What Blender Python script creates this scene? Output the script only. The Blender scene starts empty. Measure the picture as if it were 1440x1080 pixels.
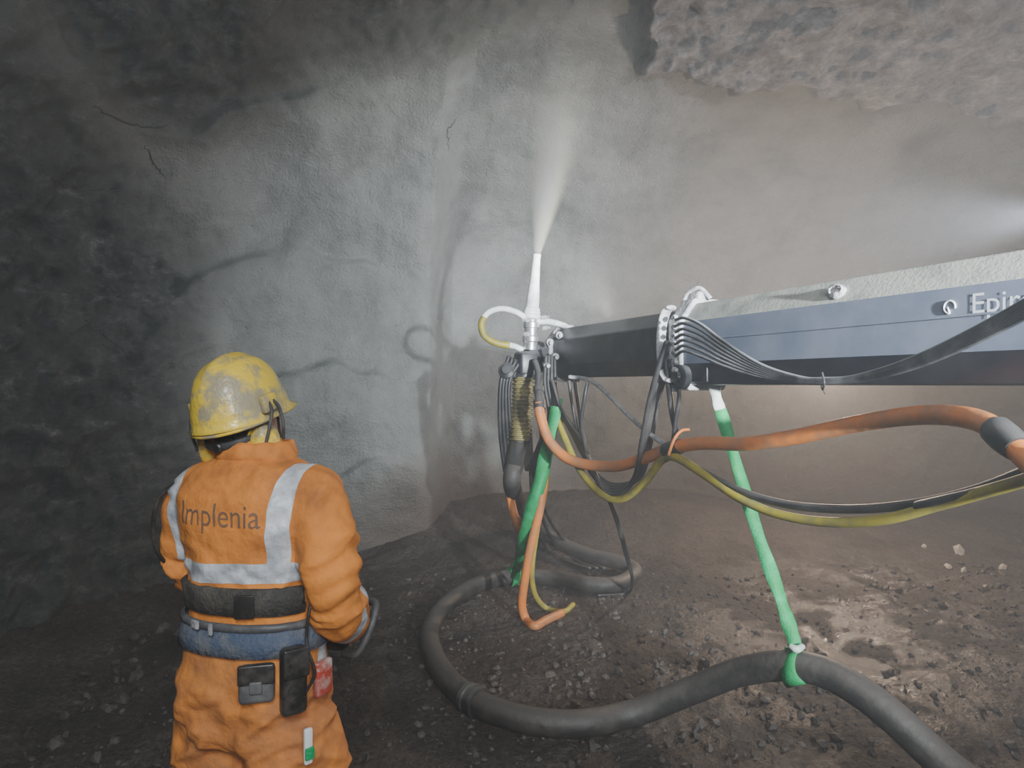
import bpy, bmesh, math, random, time
import numpy as np
from mathutils import Vector, Matrix, Quaternion, noise
from mathutils.bvhtree import BVHTree
random.seed(7)
RNG = np.random.RandomState(11)
SC = bpy.context.scene
COL = SC.collection
F = 960.0
CZ = 1.7
def P(u, v, d):
    return Vector(((u-720)/F*d, d, CZ-(v-540)/F*d))
def ss(a, b, x):
    t = max(0.0, min(1.0, (x-a)/(b-a)))
    return t*t*(3-2*t)
def nss(a, b, x):
    t = np.clip((x-a)/(b-a), 0, 1); return t*t*(3-2*t)
def lerp(a, b, t): return a+(b-a)*t
# ---- vectorised gradient noise
_perm = RNG.permutation(256); _perm = np.concatenate([_perm, _perm, _perm])
_g = RNG.normal(size=(256, 3)); _g /= np.linalg.norm(_g, axis=1)[:, None]
def pn(x, y, z):
    x, y, z = np.broadcast_arrays(np.asarray(x, float), np.asarray(y, float), np.asarray(z, float))
    xi = np.floor(x).astype(int); yi = np.floor(y).astype(int); zi = np.floor(z).astype(int)
    xf, yf, zf = x-xi, y-yi, z-zi
    u = xf**3*(xf*(xf*6-15)+10); v = yf**3*(yf*(yf*6-15)+10); w = zf**3*(zf*(zf*6-15)+10)
    out = 0
    for dx in (0, 1):
        for dy in (0, 1):
            for dz in (0, 1):
                h = _perm[_perm[_perm[(xi+dx) & 255]+((yi+dy) & 255)]+((zi+dz) & 255)]
                g = _g[h]
                dot = g[..., 0]*(xf-dx)+g[..., 1]*(yf-dy)+g[..., 2]*(zf-dz)
                out = out+dot*(u if dx else 1-u)*(v if dy else 1-v)*(w if dz else 1-w)
    return out*1.5
_c = RNG.uniform(0, 1, size=(256, 3))
def vor(x, y, z):
    """F2-F1 of cellular noise"""
    xi = np.floor(x).astype(int); yi = np.floor(y).astype(int); zi = np.floor(z).astype(int)
    f1 = np.full(x.shape, 9.0); f2 = np.full(x.shape, 9.0)
    for dx in (-1, 0, 1):
        for dy in (-1, 0, 1):
            for dz in (-1, 0, 1):
                h = _perm[_perm[_perm[(xi+dx) & 255]+((yi+dy) & 255)]+((zi+dz) & 255)]
                c = _c[h]
                d = np.sqrt((xi+dx+c[..., 0]-x)**2+(yi+dy+c[..., 1]-y)**2+(zi+dz+c[..., 2]-z)**2)
                f2 = np.where(d < f1, f1, np.minimum(f2, d)); f1 = np.minimum(f1, d)
    return f2-f1

# ------------------------------------------------------------------ materials
def mk(name):
    m = bpy.data.materials.new(name); m.use_nodes = True
    nt = m.node_tree
    return m, nt, nt.nodes['Principled BSDF']
def N(nt, t, **kw):
    n = nt.nodes.new(t)
    for k, v in kw.items(): setattr(n, k, v)
    return n
def c4(c): return (c[0], c[1], c[2], 1.0)
def mat(name, col, rough=0.6, metal=0.0, dirt=None, dscale=6.0, dlo=0.45, dhi=0.65, bump=0.0, bscale=60.0, upd=None, coat=0.0, bdist=0.01):
    m, nt, b = mk(name)
    b.inputs['Base Color'].default_value = c4(col)
    b.inputs['Roughness'].default_value = rough
    b.inputs['Metallic'].default_value = metal
    b.inputs['Coat Weight'].default_value = coat
    tc = N(nt, 'ShaderNodeTexCoord')
    last = None
    if dirt:
        nz = N(nt, 'ShaderNodeTexNoise'); nz.inputs['Scale'].default_value = dscale; nz.inputs['Detail'].default_value = 5; nz.inputs['Roughness'].default_value = 0.65
        nt.links.new(tc.outputs['Object'], nz.inputs['Vector'])
        mr = N(nt, 'ShaderNodeMapRange'); mr.inputs['From Min'].default_value = dlo; mr.inputs['From Max'].default_value = dhi
        nt.links.new(nz.outputs['Fac'], mr.inputs['Value'])
        mx = N(nt, 'ShaderNodeMix', data_type='RGBA')
        mx.inputs['A'].default_value = c4(col); mx.inputs['B'].default_value = c4(dirt)
        nt.links.new(mr.outputs['Result'], mx.inputs['Factor'])
        last = mx.outputs['Result']
    if upd:   # dust settled on upward facing surfaces
        g = N(nt, 'ShaderNodeNewGeometry'); sp = N(nt, 'ShaderNodeSeparateXYZ')
        nt.links.new(g.outputs['Normal'], sp.inputs[0])
        nz2 = N(nt, 'ShaderNodeTexNoise'); nz2.inputs['Scale'].default_value = 9; nz2.inputs['Detail'].default_value = 3
        nt.links.new(tc.outputs['Object'], nz2.inputs['Vector'])
        ad = N(nt, 'ShaderNodeMath', operation='MULTIPLY_ADD'); ad.inputs[1].default_value = 0.8
        nt.links.new(nz2.outputs['Fac'], ad.inputs[0]); nt.links.new(sp.outputs['Z'], ad.inputs[2])
        mr = N(nt, 'ShaderNodeMapRange'); mr.inputs['From Min'].default_value = 0.55; mr.inputs['From Max'].default_value = 1.15
        nt.links.new(ad.outputs[0], mr.inputs['Value'])
        mx = N(nt, 'ShaderNodeMix', data_type='RGBA')
        mx.inputs['A'].default_value = c4(col); mx.inputs['B'].default_value = c4(upd)
        if last: nt.links.new(last, mx.inputs['A'])
        nt.links.new(mr.outputs['Result'], mx.inputs['Factor'])
        last = mx.outputs['Result']
    if last: nt.links.new(last, b.inputs['Base Color'])
    if bump > 0:
        nz = N(nt, 'ShaderNodeTexNoise'); nz.inputs['Scale'].default_value = bscale; nz.inputs['Detail'].default_value = 3
        nt.links.new(tc.outputs['Object'], nz.inputs['Vector'])
        bp = N(nt, 'ShaderNodeBump'); bp.inputs['Strength'].default_value = bump; bp.inputs['Distance'].default_value = bdist
        nt.links.new(nz.outputs['Fac'], bp.inputs['Height']); nt.links.new(bp.outputs['Normal'], b.inputs['Normal'])
    return m

M = {}
M['black_rubber'] = mat('black_rubber', (0.014, 0.014, 0.016), 0.5, dirt=(0.06, 0.056, 0.052), dscale=5, upd=(0.09, 0.086, 0.082))
M['hose_big'] = mat('concrete_hose_rubber', (0.020, 0.019, 0.018), 0.6, dirt=(0.055, 0.049, 0.044), dscale=5, bump=0.4, bscale=30, upd=(0.078, 0.070, 0.063))
M['cable'] = mat('cable_sheath', (0.035, 0.04, 0.045), 0.42, dirt=(0.12, 0.12, 0.125), dscale=8, upd=(0.28, 0.28, 0.29))
M['orange_hose'] = mat('orange_hose_rubber', (0.66, 0.20, 0.035), 0.5, dirt=(0.33, 0.17, 0.09), dscale=7, bump=0.3, bscale=25, dlo=0.4, dhi=0.68)
M['yellow_hose'] = mat('yellow_hose_rubber', (0.38, 0.32, 0.03), 0.5, dirt=(0.20, 0.18, 0.07), dscale=9, dlo=0.42, dhi=0.7)
M['green_strap'] = mat('green_webbing', (0.004, 0.27, 0.075), 0.6, dirt=(0.015, 0.36, 0.13), dscale=14, bump=0.4, bscale=150)
M['white_strap'] = mat('white_webbing', (0.6, 0.65, 0.6), 0.7, dirt=(0.3, 0.45, 0.35), dscale=14)
M['dusty_steel'] = mat('dusty_steel', (0.44, 0.44, 0.45), 0.65, dirt=(0.19, 0.19, 0.20), dscale=14, bump=0.6, bscale=50)
M['white_plastic'] = mat('white_nozzle', (0.85, 0.87, 0.88), 0.5, dirt=(0.62, 0.64, 0.66), dscale=12, bump=0.4)
M['black_steel'] = mat('black_painted_steel', (0.012, 0.013, 0.016), 0.38, dirt=(0.035, 0.035, 0.04), dscale=8, upd=(0.11, 0.11, 0.115))
M['chrome'] = mat('worn_chrome', (0.55, 0.55, 0.57), 0.35, metal=0.7, dirt=(0.3, 0.3, 0.3), dscale=20)
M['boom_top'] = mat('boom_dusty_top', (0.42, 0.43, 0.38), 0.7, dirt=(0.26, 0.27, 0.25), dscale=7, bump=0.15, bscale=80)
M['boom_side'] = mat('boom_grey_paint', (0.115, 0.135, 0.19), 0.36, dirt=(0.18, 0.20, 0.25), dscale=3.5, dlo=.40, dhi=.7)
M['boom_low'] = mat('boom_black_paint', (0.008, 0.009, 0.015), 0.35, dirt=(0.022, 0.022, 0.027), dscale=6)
M['logo'] = mat('logo_white', (0.62, 0.65, 0.68), 0.6)
M['tool_white'] = mat('tool_white', (0.7, 0.72, 0.72), 0.5)
M['spring'] = mat('dusty_bellows', (0.07, 0.06, 0.025), 0.6, dirt=(0.25, 0.21, 0.07), dscale=10)
M['shell_yellow'] = mat('helmet_yellow', (0.76, 0.54, 0.05), 0.42, dirt=(0.32, 0.28, 0.18), dscale=12, dlo=0.45, dhi=0.57, bump=0.35, bscale=70, coat=0.15)
M['skin'] = mat('skin', (0.36, 0.19, 0.13), 0.55)
M['hair'] = mat('dark_hair', (0.025, 0.018, 0.014), 0.7, bump=0.6, bscale=120)
M['hood'] = mat('dark_neck_cloth', (0.05, 0.036, 0.030), 0.8, bump=0.6, bscale=90)
M['glove'] = mat('work_glove', (0.035, 0.035, 0.038), 0.7, dirt=(0.10, 0.095, 0.09), dscale=20)
M['kidney_belt'] = mat('black_belt_fabric', (0.035, 0.033, 0.03), 0.7, dirt=(0.09, 0.08, 0.065), dscale=15, bump=0.5, bscale=120)
M['blue_belt'] = mat('blue_belt_fabric', (0.06, 0.085, 0.14), 0.7, dirt=(0.15, 0.155, 0.165), dscale=10, bump=0.5, bscale=90)
M['leather'] = mat('black_leather', (0.018, 0.016, 0.015), 0.38, dirt=(0.06, 0.055, 0.05), dscale=25)
M['grey_case'] = mat('grey_case', (0.08, 0.08, 0.085), 0.5, dirt=(0.15, 0.15, 0.145), dscale=20)
M['boot'] = mat('boot_rubber', (0.03, 0.028, 0.025), 0.6, dirt=(0.15, 0.13, 0.11), dscale=12)
M['print'] = mat('print_dark', (0.14, 0.10, 0.08), 0.8, dirt=(0.24, 0.12, 0.06), dscale=30)
M['red'] = mat('red_label', (0.4, 0.05, 0.03), 0.6, dirt=(0.45, 0.4, 0.36), dscale=30)
M['stone'] = mat('rubble_stone', (0.050, 0.042, 0.036), 0.7, dirt=(0.12, 0.103, 0.09), dscale=3)
M['pale_stone'] = mat('pale_stone', (0.36, 0.34, 0.31), 0.8, bump=0.6, bscale=20)
M['crack'] = mat('crack_dark', (0.04, 0.042, 0.044), 0.9)

# ------------------------------------------------------------------ mesh helpers
def mesh_obj(name, verts, faces, mats=(), smooth=True, parent=None, fm=None):
    me = bpy.data.meshes.new(name)
    me.from_pydata([tuple(v) for v in verts], [], faces)
    for m in mats: me.materials.append(m)
    if fm: me.polygons.foreach_set('material_index', fm)
    if smooth: me.polygons.foreach_set('use_smooth', [True]*len(me.polygons))
    me.update()
    o = bpy.data.objects.new(name, me); COL.objects.link(o)
    if parent: o.parent = parent
    return o
def grid_obj(name, co, nu, nv, material, wrap=False):
    me = bpy.data.meshes.new(name)
    i = np.arange(nu if wrap else nu-1); j = np.arange(nv-1)
    I, J = np.meshgrid(i, j); I2 = (I+1) % nu
    q = np.stack([J*nu+I, J*nu+I2, (J+1)*nu+I2, (J+1)*nu+I], -1).reshape(-1, 4)
    me.vertices.add(len(co)); me.vertices.foreach_set('co', co.astype(np.float32).ravel())
    me.loops.add(q.size); me.loops.foreach_set('vertex_index', q.astype(np.int32).ravel())
    me.polygons.add(len(q)); me.polygons.foreach_set('loop_start', np.arange(0, q.size, 4, dtype=np.int32))
    try: me.polygons.foreach_set('loop_total', np.full(len(q), 4, dtype=np.int32))
    except Exception: pass
    me.update(calc_edges=True); me.validate()
    me.polygons.foreach_set('use_smooth', np.ones(len(me.polygons), dtype=bool))
    me.materials.append(material)
    o = bpy.data.objects.new(name, me); COL.objects.link(o); return o, q
def empty(name, loc=(0, 0, 0)):
    e = bpy.data.objects.new(name, None); e.empty_display_size = 0.1
    e.location = loc; COL.objects.link(e); return e
def catmull(pts, n=10):
    pts = [Vector(p) for p in pts]
    if len(pts) < 3:
        return [pts[0].lerp(pts[-1], i/n) for i in range(n+1)]
    ext = [pts[0]*2-pts[1]]+pts+[pts[-1]*2-pts[-2]]
    out = []
    for i in range(1, len(ext)-2):
        p0, p1, p2, p3 = ext[i-1:i+3]
        for k in range(n):
            t = k/n
            out.append(0.5*((2*p1)+(p2-p0)*t+(2*p0-5*p1+4*p2-p3)*t*t+(3*p1-p0-3*p2+p3)*t**3))
    out.append(pts[-1].copy()); return out
def tube_geo(pts, radii, seg=16, flat=1.0, up=None, cap=True):
    n = len(pts)
    if not isinstance(radii, (list, tuple)): radii = [radii]*n
    V, Fc = [], []
    tang = []
    for i in range(n):
        a = pts[max(0, i-1)]; b = pts[min(n-1, i+1)]
        t = (b-a); t = t.normalized() if t.length > 1e-9 else Vector((0, 0, 1)); tang.append(t)
    nrm = up.copy() if up else (Vector((1, 0, 0)) if abs(tang[0].x) < 0.8 else Vector((0, 1, 0)))
    nrm = (nrm-tang[0]*nrm.dot(tang[0])).normalized()
    for i in range(n):
        t = tang[i]
        nrm = (nrm-t*nrm.dot(t)).normalized()
        bn = t.cross(nrm)
        r = radii[i]
        ra, rb = (r if isinstance(r, (tuple, list)) else (r, r*flat))
        for k in range(seg):
            a = 2*math.pi*k/seg
            V.append(pts[i]+nrm*(ra*math.cos(a))+bn*(rb*math.sin(a)))
    for i in range(n-1):
        for k in range(seg):
            k2 = (k+1) % seg
            Fc.append((i*seg+k, i*seg+k2, (i+1)*seg+k2, (i+1)*seg+k))
    if cap:
        Fc.append(tuple(range(seg-1, -1, -1))); Fc.append(tuple((n-1)*seg+k for k in range(seg)))
    return V, Fc
def tube(name, pts, r, material, seg=14, parent=None, n=10, smooth=True, raw=False, **kw):
    p = [Vector(q) for q in pts] if raw else catmull(pts, n)
    if isinstance(r, (list, tuple)) and not raw:
        rr = []
        L = len(r)-1
        for i in range(len(p)):
            f = i/(len(p)-1)*L; j = min(int(f), L-1); a = r[j]; b = r[j+1]; t = f-j
            if isinstance(a, (tuple, list)): rr.append((lerp(a[0], b[0], t), lerp(a[1], b[1], t)))
            else: rr.append(lerp(a, b, t))
        r = rr
    V, Fc = tube_geo(p, r, seg, **kw)
    return mesh_obj(name, V, Fc, [material], smooth, parent)
def lathe(name, base, axis, prof, material, seg=28, parent=None, mats=None):
    ax = Vector(axis).normalized()
    pts = [Vector(base)+ax*h for h, r in prof]
    n1 = ax.orthogonal().normalized(); n2 = ax.cross(n1)
    V, Fc = [], []
    for (h, r), p in zip(prof, pts):
        for k in range(seg):
            a = 2*math.pi*k/seg; V.append(p+(n1*math.cos(a)+n2*math.sin(a))*max(r, 1e-4))
    for i in range(len(prof)-1):
        for k in range(seg):
            k2 = (k+1) % seg; Fc.append((i*seg+k, i*seg+k2, (i+1)*seg+k2, (i+1)*seg+k))
    Fc.append(tuple(range(seg-1, -1, -1))); Fc.append(tuple((len(prof)-1)*seg+k for k in range(seg)))
    o = mesh_obj(name, V, Fc, [material], True, parent)
    md = o.modifiers.new('es', 'EDGE_SPLIT'); md.split_angle = math.radians(40)
    return o
def rbox(name, center, size, material, rot=None, bev=0.01, parent=None, seg=3):
    bm = bmesh.new(); bmesh.ops.create_cube(bm, size=1.0)
    bmesh.ops.scale(bm, vec=size, verts=bm.verts)
    bmesh.ops.bevel(bm, geom=bm.edges[:], offset=bev, segments=seg, affect='EDGES', profile=0.5)
    Mx = Matrix.Translation(center) @ (rot.to_4x4() if rot else Matrix.Identity(4))
    bmesh.ops.transform(bm, matrix=Mx, verts=bm.verts)
    me = bpy.data.meshes.new(name); bm.to_mesh(me); bm.free(); me.materials.append(material)
    for p in me.polygons: p.use_smooth = True
    o = bpy.data.objects.new(name, me); COL.objects.link(o)
    md = o.modifiers.new('es', 'EDGE_SPLIT'); md.split_angle = math.radians(35)
    if parent: o.parent = parent
    return o
def evalmesh(o):
    dg = bpy.context.evaluated_depsgraph_get(); dg.update()
    return bpy.data.meshes.new_from_object(o.evaluated_get(dg))
def remesh(geos, name, voxel, smooth_it=4, material=None, parent=None, mats=None):
    V, Fc = [], []
    for v, f in geos:
        o = len(V); V += v; Fc += [tuple(i+o for i in t) for t in f]
    tmp = mesh_obj('tmp', V, Fc)
    md = tmp.modifiers.new('r', 'REMESH'); md.mode = 'VOXEL'; md.voxel_size = voxel; md.use_smooth_shade = True
    if smooth_it:
        s = tmp.modifiers.new('s', 'SMOOTH'); s.iterations = smooth_it; s.factor = 0.5
    me = evalmesh(tmp)
    bpy.data.objects.remove(tmp)
    me.name = name; me.materials.clear()
    for m in (mats or [material]): me.materials.append(m)
    for p in me.polygons: p.use_smooth = True
    o = bpy.data.objects.new(name, me); COL.objects.link(o)
    if parent: o.parent = parent
    return o

# ------------------------------------------------------------------ worker
W = empty('construction_worker', (-0.705, 1.88, 0.0)); W.rotation_euler = (0, 0, math.radians(-16))
DZ = 0.036
def ringloft(rings, seg=40, p=2.3):
    V, Fc = [], []
    for (z, cx, cy, rx, ry) in rings:
        for k in range(seg):
            a = 2*math.pi*k/seg; c, s = math.cos(a), math.sin(a)
            V.append(Vector((cx+rx*math.copysign(abs(c)**(2/p), c), cy+ry*math.copysign(abs(s)**(2/p), s), z)))
    for i in range(len(rings)-1):
        for k in range(seg):
            k2 = (k+1) % seg; Fc.append((i*seg+k, i*seg+k2, (i+1)*seg+k2, (i+1)*seg+k))
    Fc.append(tuple(range(seg-1, -1, -1))); Fc.append(tuple((len(rings)-1)*seg+k for k in range(seg)))
    return V, Fc
torso = [(0.72, 0, .0, .13, .10), (0.78, 0, 0, .20, .138), (0.88, 0, 0, .215, .148), (0.96, 0, 0, .200, .138), (1.05, 0, 0, .180, .125), (1.13, 0, 0, .178, .122), (1.19, 0, 0, .19, .132), (1.26, 0, 0, .197, .138),
         (1.33, 0, -.005, .208, .142), (1.40, 0, -.008, .208, .136), (1.445, 0, -.006, .186, .118), (1.475, 0, 0, .148, .10), (1.50, 0, .005, .10, .085), (1.525, 0, .01, .074, .076), (1.55, 0, .012, .068, .07)]
def limb(pts, rad, n=8, seg=20):
    p = catmull(pts, n); L = len(rad)-1; rr = []
    for i in range(len(p)):
        f = i/(len(p)-1)*L; j = min(int(f), L-1); rr.append(lerp(rad[j], rad[j+1], f-j))
    return tube_geo(p, rr, seg)
armR = limb([(.12, 0, 1.425), (.185, -.01, 1.39), (.228, -.02, 1.29), (.242, -.025, 1.19), (.236, .01, 1.105), (.214, .09, 1.04), (.195, .17, 1.0)], [.07, .084, .078, .072, .068, .060, .050])
armL = limb([(-.12, 0, 1.425), (-.185, 0, 1.39), (-.228, .01, 1.29), (-.230, .03, 1.19), (-.215, .09, 1.12), (-.18, .17, 1.05), (-.165, .22, 1.02)], [.07, .080, .072, .064, .06, .053, .045])
legR = limb([(.095, 0, .86), (.115, 0, .74), (.125, .005, .56), (.13, .01, .42), (.135, -.01, .26), (.14, -.02, .11)], [.10, .120, .110, .092, .085, .078])
legL = limb([(-.095, 0, .86), (-.115, 0, .74), (-.125, .01, .56), (-.13, .015, .42), (-.135, .0, .26), (-.14, -.01, .11)], [.10, .120, .110, .092, .085, .078])
pocket = ringloft([(.60, .205, .0, .028, .08), (.62, .21, 0, .034, .09), (.76, .20, 0, .036, .09), (.79, .19, 0, .03, .085)], 16)
body = remesh([ringloft(torso), armR, armL, legR, legL, pocket], 'coverall_body', 0.008, 5, mats=[None])
me = body.data
nv = len(me.vertices); co_ = np.empty(nv*3, dtype=np.float32); me.vertices.foreach_get('co', co_); co_ = co_.reshape(-1, 3).astype(float)
nr_ = np.array([v.normal[:] for v in me.vertices])
x, y, z = co_.T
wob = pn(x*5, y*5, z*5)*2
fold = pn(x*7, y*7, z*16+wob); fine = pn(x*16+3, y*16, z*22+pn(x*8, y*8, z*8)*2); dia = pn((x+z*.6)*9, y*5, (z-x*.5)*5)
wst = np.exp(-((z-1.21)/.05)**2)*.9+np.exp(-((z-1.15)/.08)**2)*(np.abs(x) > .2)
leg = nss(.96, .88, z); arm = nss(.2, .24, np.abs(x))*nss(1.0, 1.05, z); nk = nss(1.48, 1.51, z)
amp = (0.0055+0.010*wst+0.013*leg+0.010*arm)*(1-nk)
ridge = 1-np.abs(pn(x*4+z*3, y*4, z*7-x*4))*2.2
co_ += nr_*((amp*(fold*.9+dia*.7)+amp*.5*fine+amp*.8*np.maximum(ridge, 0)**2)[:, None])
me.vertices.foreach_set('co', co_.astype(np.float32).ravel()); me.update()
cm, nt, b = mk('hi_vis_coverall')
tc = N(nt, 'ShaderNodeTexCoord'); sp = N(nt, 'ShaderNodeSeparateXYZ'); nt.links.new(tc.outputs['Object'], sp.inputs[0])
def mth(op, a, b_=None, c_=None, clamp=False):
    n = N(nt, 'ShaderNodeMath', operation=op); n.use_clamp = clamp
    for i, x in enumerate((a, b_, c_)):
        if x is None: continue
        if isinstance(x, (int, float)): n.inputs[i].default_value = x
        else: nt.links.new(x, n.inputs[i])
    return n.outputs[0]
X, Y, Z = sp.outputs
ax_ = mth('ABSOLUTE', X)
def band(val, lo, hi): return mth('MULTIPLY', mth('GREATER_THAN', val, lo), mth('LESS_THAN', val, hi))
xo = mth('ADD', ax_, mth('MULTIPLY', mth('SUBTRACT', Z, 1.30), -0.08))
xo = mth('SUBTRACT', xo, mth('MULTIPLY', mth('LESS_THAN', X, 0.0), .052))
vert = mth('MULTIPLY', band(xo, .120, .172), mth('MULTIPLY', mth('GREATER_THAN', Z, 1.19), mth('LESS_THAN', Z, 1.6)))
horiz = mth('MULTIPLY', band(mth('ADD', Z, mth('MULTIPLY', X, -0.02)), 1.150+DZ, 1.203+DZ), mth('LESS_THAN', ax_, .195))
cuff = mth('MULTIPLY', band(mth('SUBTRACT', Y, mth('MULTIPLY', Z, .5)), -.49, -.435), mth('MULTIPLY', band(Z, .95, 1.16), mth('GREATER_THAN', ax_, .16)))
legb = band(Z, .33, .38)
tape = mth('MINIMUM', mth('ADD', mth('ADD', vert, horiz), mth('ADD', cuff, legb)), 1.0)
def tx(s, det=6, ro=.6):
    n = N(nt, 'ShaderNodeTexNoise'); n.inputs['Scale'].default_value = s; n.inputs['Detail'].default_value = det; n.inputs['Roughness'].default_value = ro
    nt.links.new(tc.outputs['Object'], n.inputs['Vector']); return n.outputs['Fac']
def rmp(src, stops):
    r = N(nt, 'ShaderNodeValToRGB'); e = r.color_ramp.elements
    while len(e) < len(stops): e.new(0.5)
    for k, (p_, c_) in enumerate(stops): e[k].position = p_; e[k].color = c4(c_)
    nt.links.new(src, r.inputs[0]); return r.outputs[0]
orange = rmp(tx(5, 6, .7), [(.3, (.40, .14, .035)), (.5, (.66, .225, .038)), (.75, (.80, .285, .045))])
tapec = rmp(tx(18, 5), [(.35, (.36, .38, .42)), (.65, (.70, .72, .75))])
mx1 = N(nt, 'ShaderNodeMix', data_type='RGBA'); nt.links.new(tape, mx1.inputs['Factor']); nt.links.new(orange, mx1.inputs['A']); nt.links.new(tapec, mx1.inputs['B'])
legd = mth('MULTIPLY', mth('LESS_THAN', Z, 1.0), rmp(tx(7, 6, .7), [(.38, (0, 0, 0)), (.72, (.8, .8, .8))]))
mx2 = N(nt, 'ShaderNodeMix', data_type='RGBA'); nt.links.new(legd, mx2.inputs['Factor']); nt.links.new(mx1.outputs['Result'], mx2.inputs['A']); mx2.inputs['B'].default_value = (.26, .12, .06, 1)
nt.links.new(mx2.outputs['Result'], b.inputs['Base Color'])
rg = mth('SUBTRACT', .8, mth('MULTIPLY', tape, .4)); nt.links.new(rg, b.inputs['Roughness'])
hb = N(nt, 'ShaderNodeBump'); hb.inputs['Strength'].default_value = .7; hb.inputs['Distance'].default_value = .014
nt.links.new(tx(20, 3, .5), hb.inputs['Height'])
hb3 = N(nt, 'ShaderNodeBump'); hb3.inputs['Strength'].default_value = .8; hb3.inputs['Distance'].default_value = .003
nt.links.new(tape, hb3.inputs['Height']); nt.links.new(hb.outputs['Normal'], hb3.inputs['Normal']); nt.links.new(hb3.outputs['Normal'], b.inputs['Normal'])
me.materials.clear(); me.materials.append(cm)
body.parent = W
def text_mesh(bodytxt, width, name, thick=0.0):
    cu = bpy.data.curves.new(name, 'FONT'); cu.body = bodytxt; cu.align_x = 'CENTER'; cu.align_y = 'CENTER'; cu.extrude = 0.0; cu.offset = thick; cu.resolution_u = 6
    o = bpy.data.objects.new('t', cu); COL.objects.link(o)
    me = evalmesh(o); bpy.data.objects.remove(o)
    xs_ = [v.co.x for v in me.vertices]; s = width/(max(xs_)-min(xs_)); mid = (max(xs_)+min(xs_))/2
    for v in me.vertices: v.co = Vector(((v.co.x-mid)*s, v.co.y*s, 0))
    return me
bm = bmesh.new(); bm.from_mesh(me); bvh = BVHTree.FromBMesh(bm); bm.free()
tme = text_mesh('Implenia', 0.245, 'back_print', -0.004)
tb = bmesh.new(); tb.from_mesh(tme)
bmesh.ops.triangulate(tb, faces=tb.faces[:])
bmesh.ops.subdivide_edges(tb, edges=tb.edges[:], cuts=2, use_grid_fill=True)
for v in tb.verts:
    x, z = v.co.x-0.010, 1.362+v.co.y*1.15
    hit = bvh.ray_cast(Vector((x, -1, z)), Vector((0, 1, 0)))
    y = hit[0].y if hit[0] else -.14
    v.co = Vector((x, y-.0028, z))
tb.to_mesh(tme); tb.free(); tme.materials.append(M['print'])
to = bpy.data.objects.new('back_print', tme); COL.objects.link(to); to.parent = W
def bandloft(name, zs, off, material, base=torso, seg=64, wob=0.0):
    def at(z):
        for i in range(len(base)-1):
            if base[i][0] <= z <= base[i+1][0]:
                t = (z-base[i][0])/(base[i+1][0]-base[i][0]); return [lerp(base[i][k], base[i+1][k], t) for k in range(5)]
        return base[-1]
    V, Fc = [], []
    rows = []
    for z, o in zs:
        r = at(z); rows.append((z, r[1], r[2], r[3]+off+o, r[4]+off+o))
    for (z, cx, cy, rx, ry) in rows:
        for k in range(seg):
            a = 2*math.pi*k/seg; c, s_ = math.cos(a), math.sin(a); p = 2.3
            w_ = wob*noise.noise(Vector((c*3, s_*3, z*20)))
            V.append(Vector((cx+(rx+w_)*math.copysign(abs(c)**(2/p), c), cy+(ry+w_)*math.copysign(abs(s_)**(2/p), s_), z+w_)))
    for i in range(len(rows)-1):
        for k in range(seg):
            k2 = (k+1) % seg; Fc.append((i*seg+k, i*seg+k2, (i+1)*seg+k2, (i+1)*seg+k))
    return mesh_obj(name, V, Fc, [material], True, W)
bandloft('collar', [(1.490, -.012), (1.505, .012), (1.535, .016), (1.543, .012), (1.54, .004), (1.52, -.002)], .0, cm, wob=.006)
bandloft('kidney_belt', [(1.066+DZ, -.004), (1.07+DZ, .010), (1.10+DZ, .013), (1.136+DZ, .010), (1.141+DZ, -.004)], .005, M['kidney_belt'], wob=.004)
bandloft('tool_belt', [(.965+DZ, -.004), (.969+DZ, .013), (1.0+DZ, .016), (1.036+DZ, .012), (1.042+DZ, -.004)], .007, M['blue_belt'], wob=.005)
bandloft('tool_belt_strap', [(1.032+DZ, .006), (1.034+DZ, .016), (1.050+DZ, .016), (1.052+DZ, .006)], .008, M['grey_case'], wob=.003)
def ang(deg, z, off=0.0):
    a = math.radians(deg)
    return Vector(((.192+off)*math.sin(a), -(.138+off)*math.cos(a), z+DZ)), Matrix.Rotation(a, 3, 'Z')
p_, r_ = ang(20, 1.10, .012); rbox('belt_buckle', p_, (.05, .008, .06), M['leather'], r_, .003, W)
p_, r_ = ang(-20, 1.045, .02); rbox('strap_buckle', p_, (.03, .008, .022), M['dusty_steel'], r_, .003, W)
p_, r_ = ang(-5, 1.04, .02); rbox('strap_loop', p_, (.012, .008, .03), M['dusty_steel'], r_, .003, W)
p_, r_ = ang(30, .915, .03); rbox('radio_case', p_, (.085, .045, .09), M['grey_case'], r_, .012, W)
p_, r_ = ang(30, .945, .052); rbox('radio_case_flap', p_, (.087, .012, .05), M['leather'], r_, .005, W)
p_, r_ = ang(30, .915, .060); rbox('radio_case_snap', p_, (.03, .008, .03), M['grey_case'], r_, .003, W)
p_, r_ = ang(54, .915, .04); rbox('knife_sheath', p_, (.065, .04, .17), M['leather'], r_, .014, W)
p_, r_ = ang(54, .965, .062); rbox('sheath_flap', p_, (.067, .012, .075), M['leather'], r_, .005, W)
p_, r_ = ang(78, .90, .045); rbox('label_pouch', p_, (.055, .02, .09), M['red'], r_, .006, W)
p_, r_ = ang(60, .755, .075); rbox('pocket_tool', p_, (.022, .014, .09), M['tool_white'], r_, .005, W)
p_, r_ = ang(60, .74, .085); rbox('pocket_tool_grip', p_, (.024, .008, .03), M['green_strap'], r_, .003, W)
tube('radio_cord', [ang(62, 1.17, .030)[0], ang(68, 1.12, .042)[0], ang(64, 1.07, .048)[0], ang(62, 1.0, .055)[0], ang(66, .93, .065)[0], ang(60, .88, .06)[0]], .004, M['leather'], parent=W, seg=8)
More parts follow.
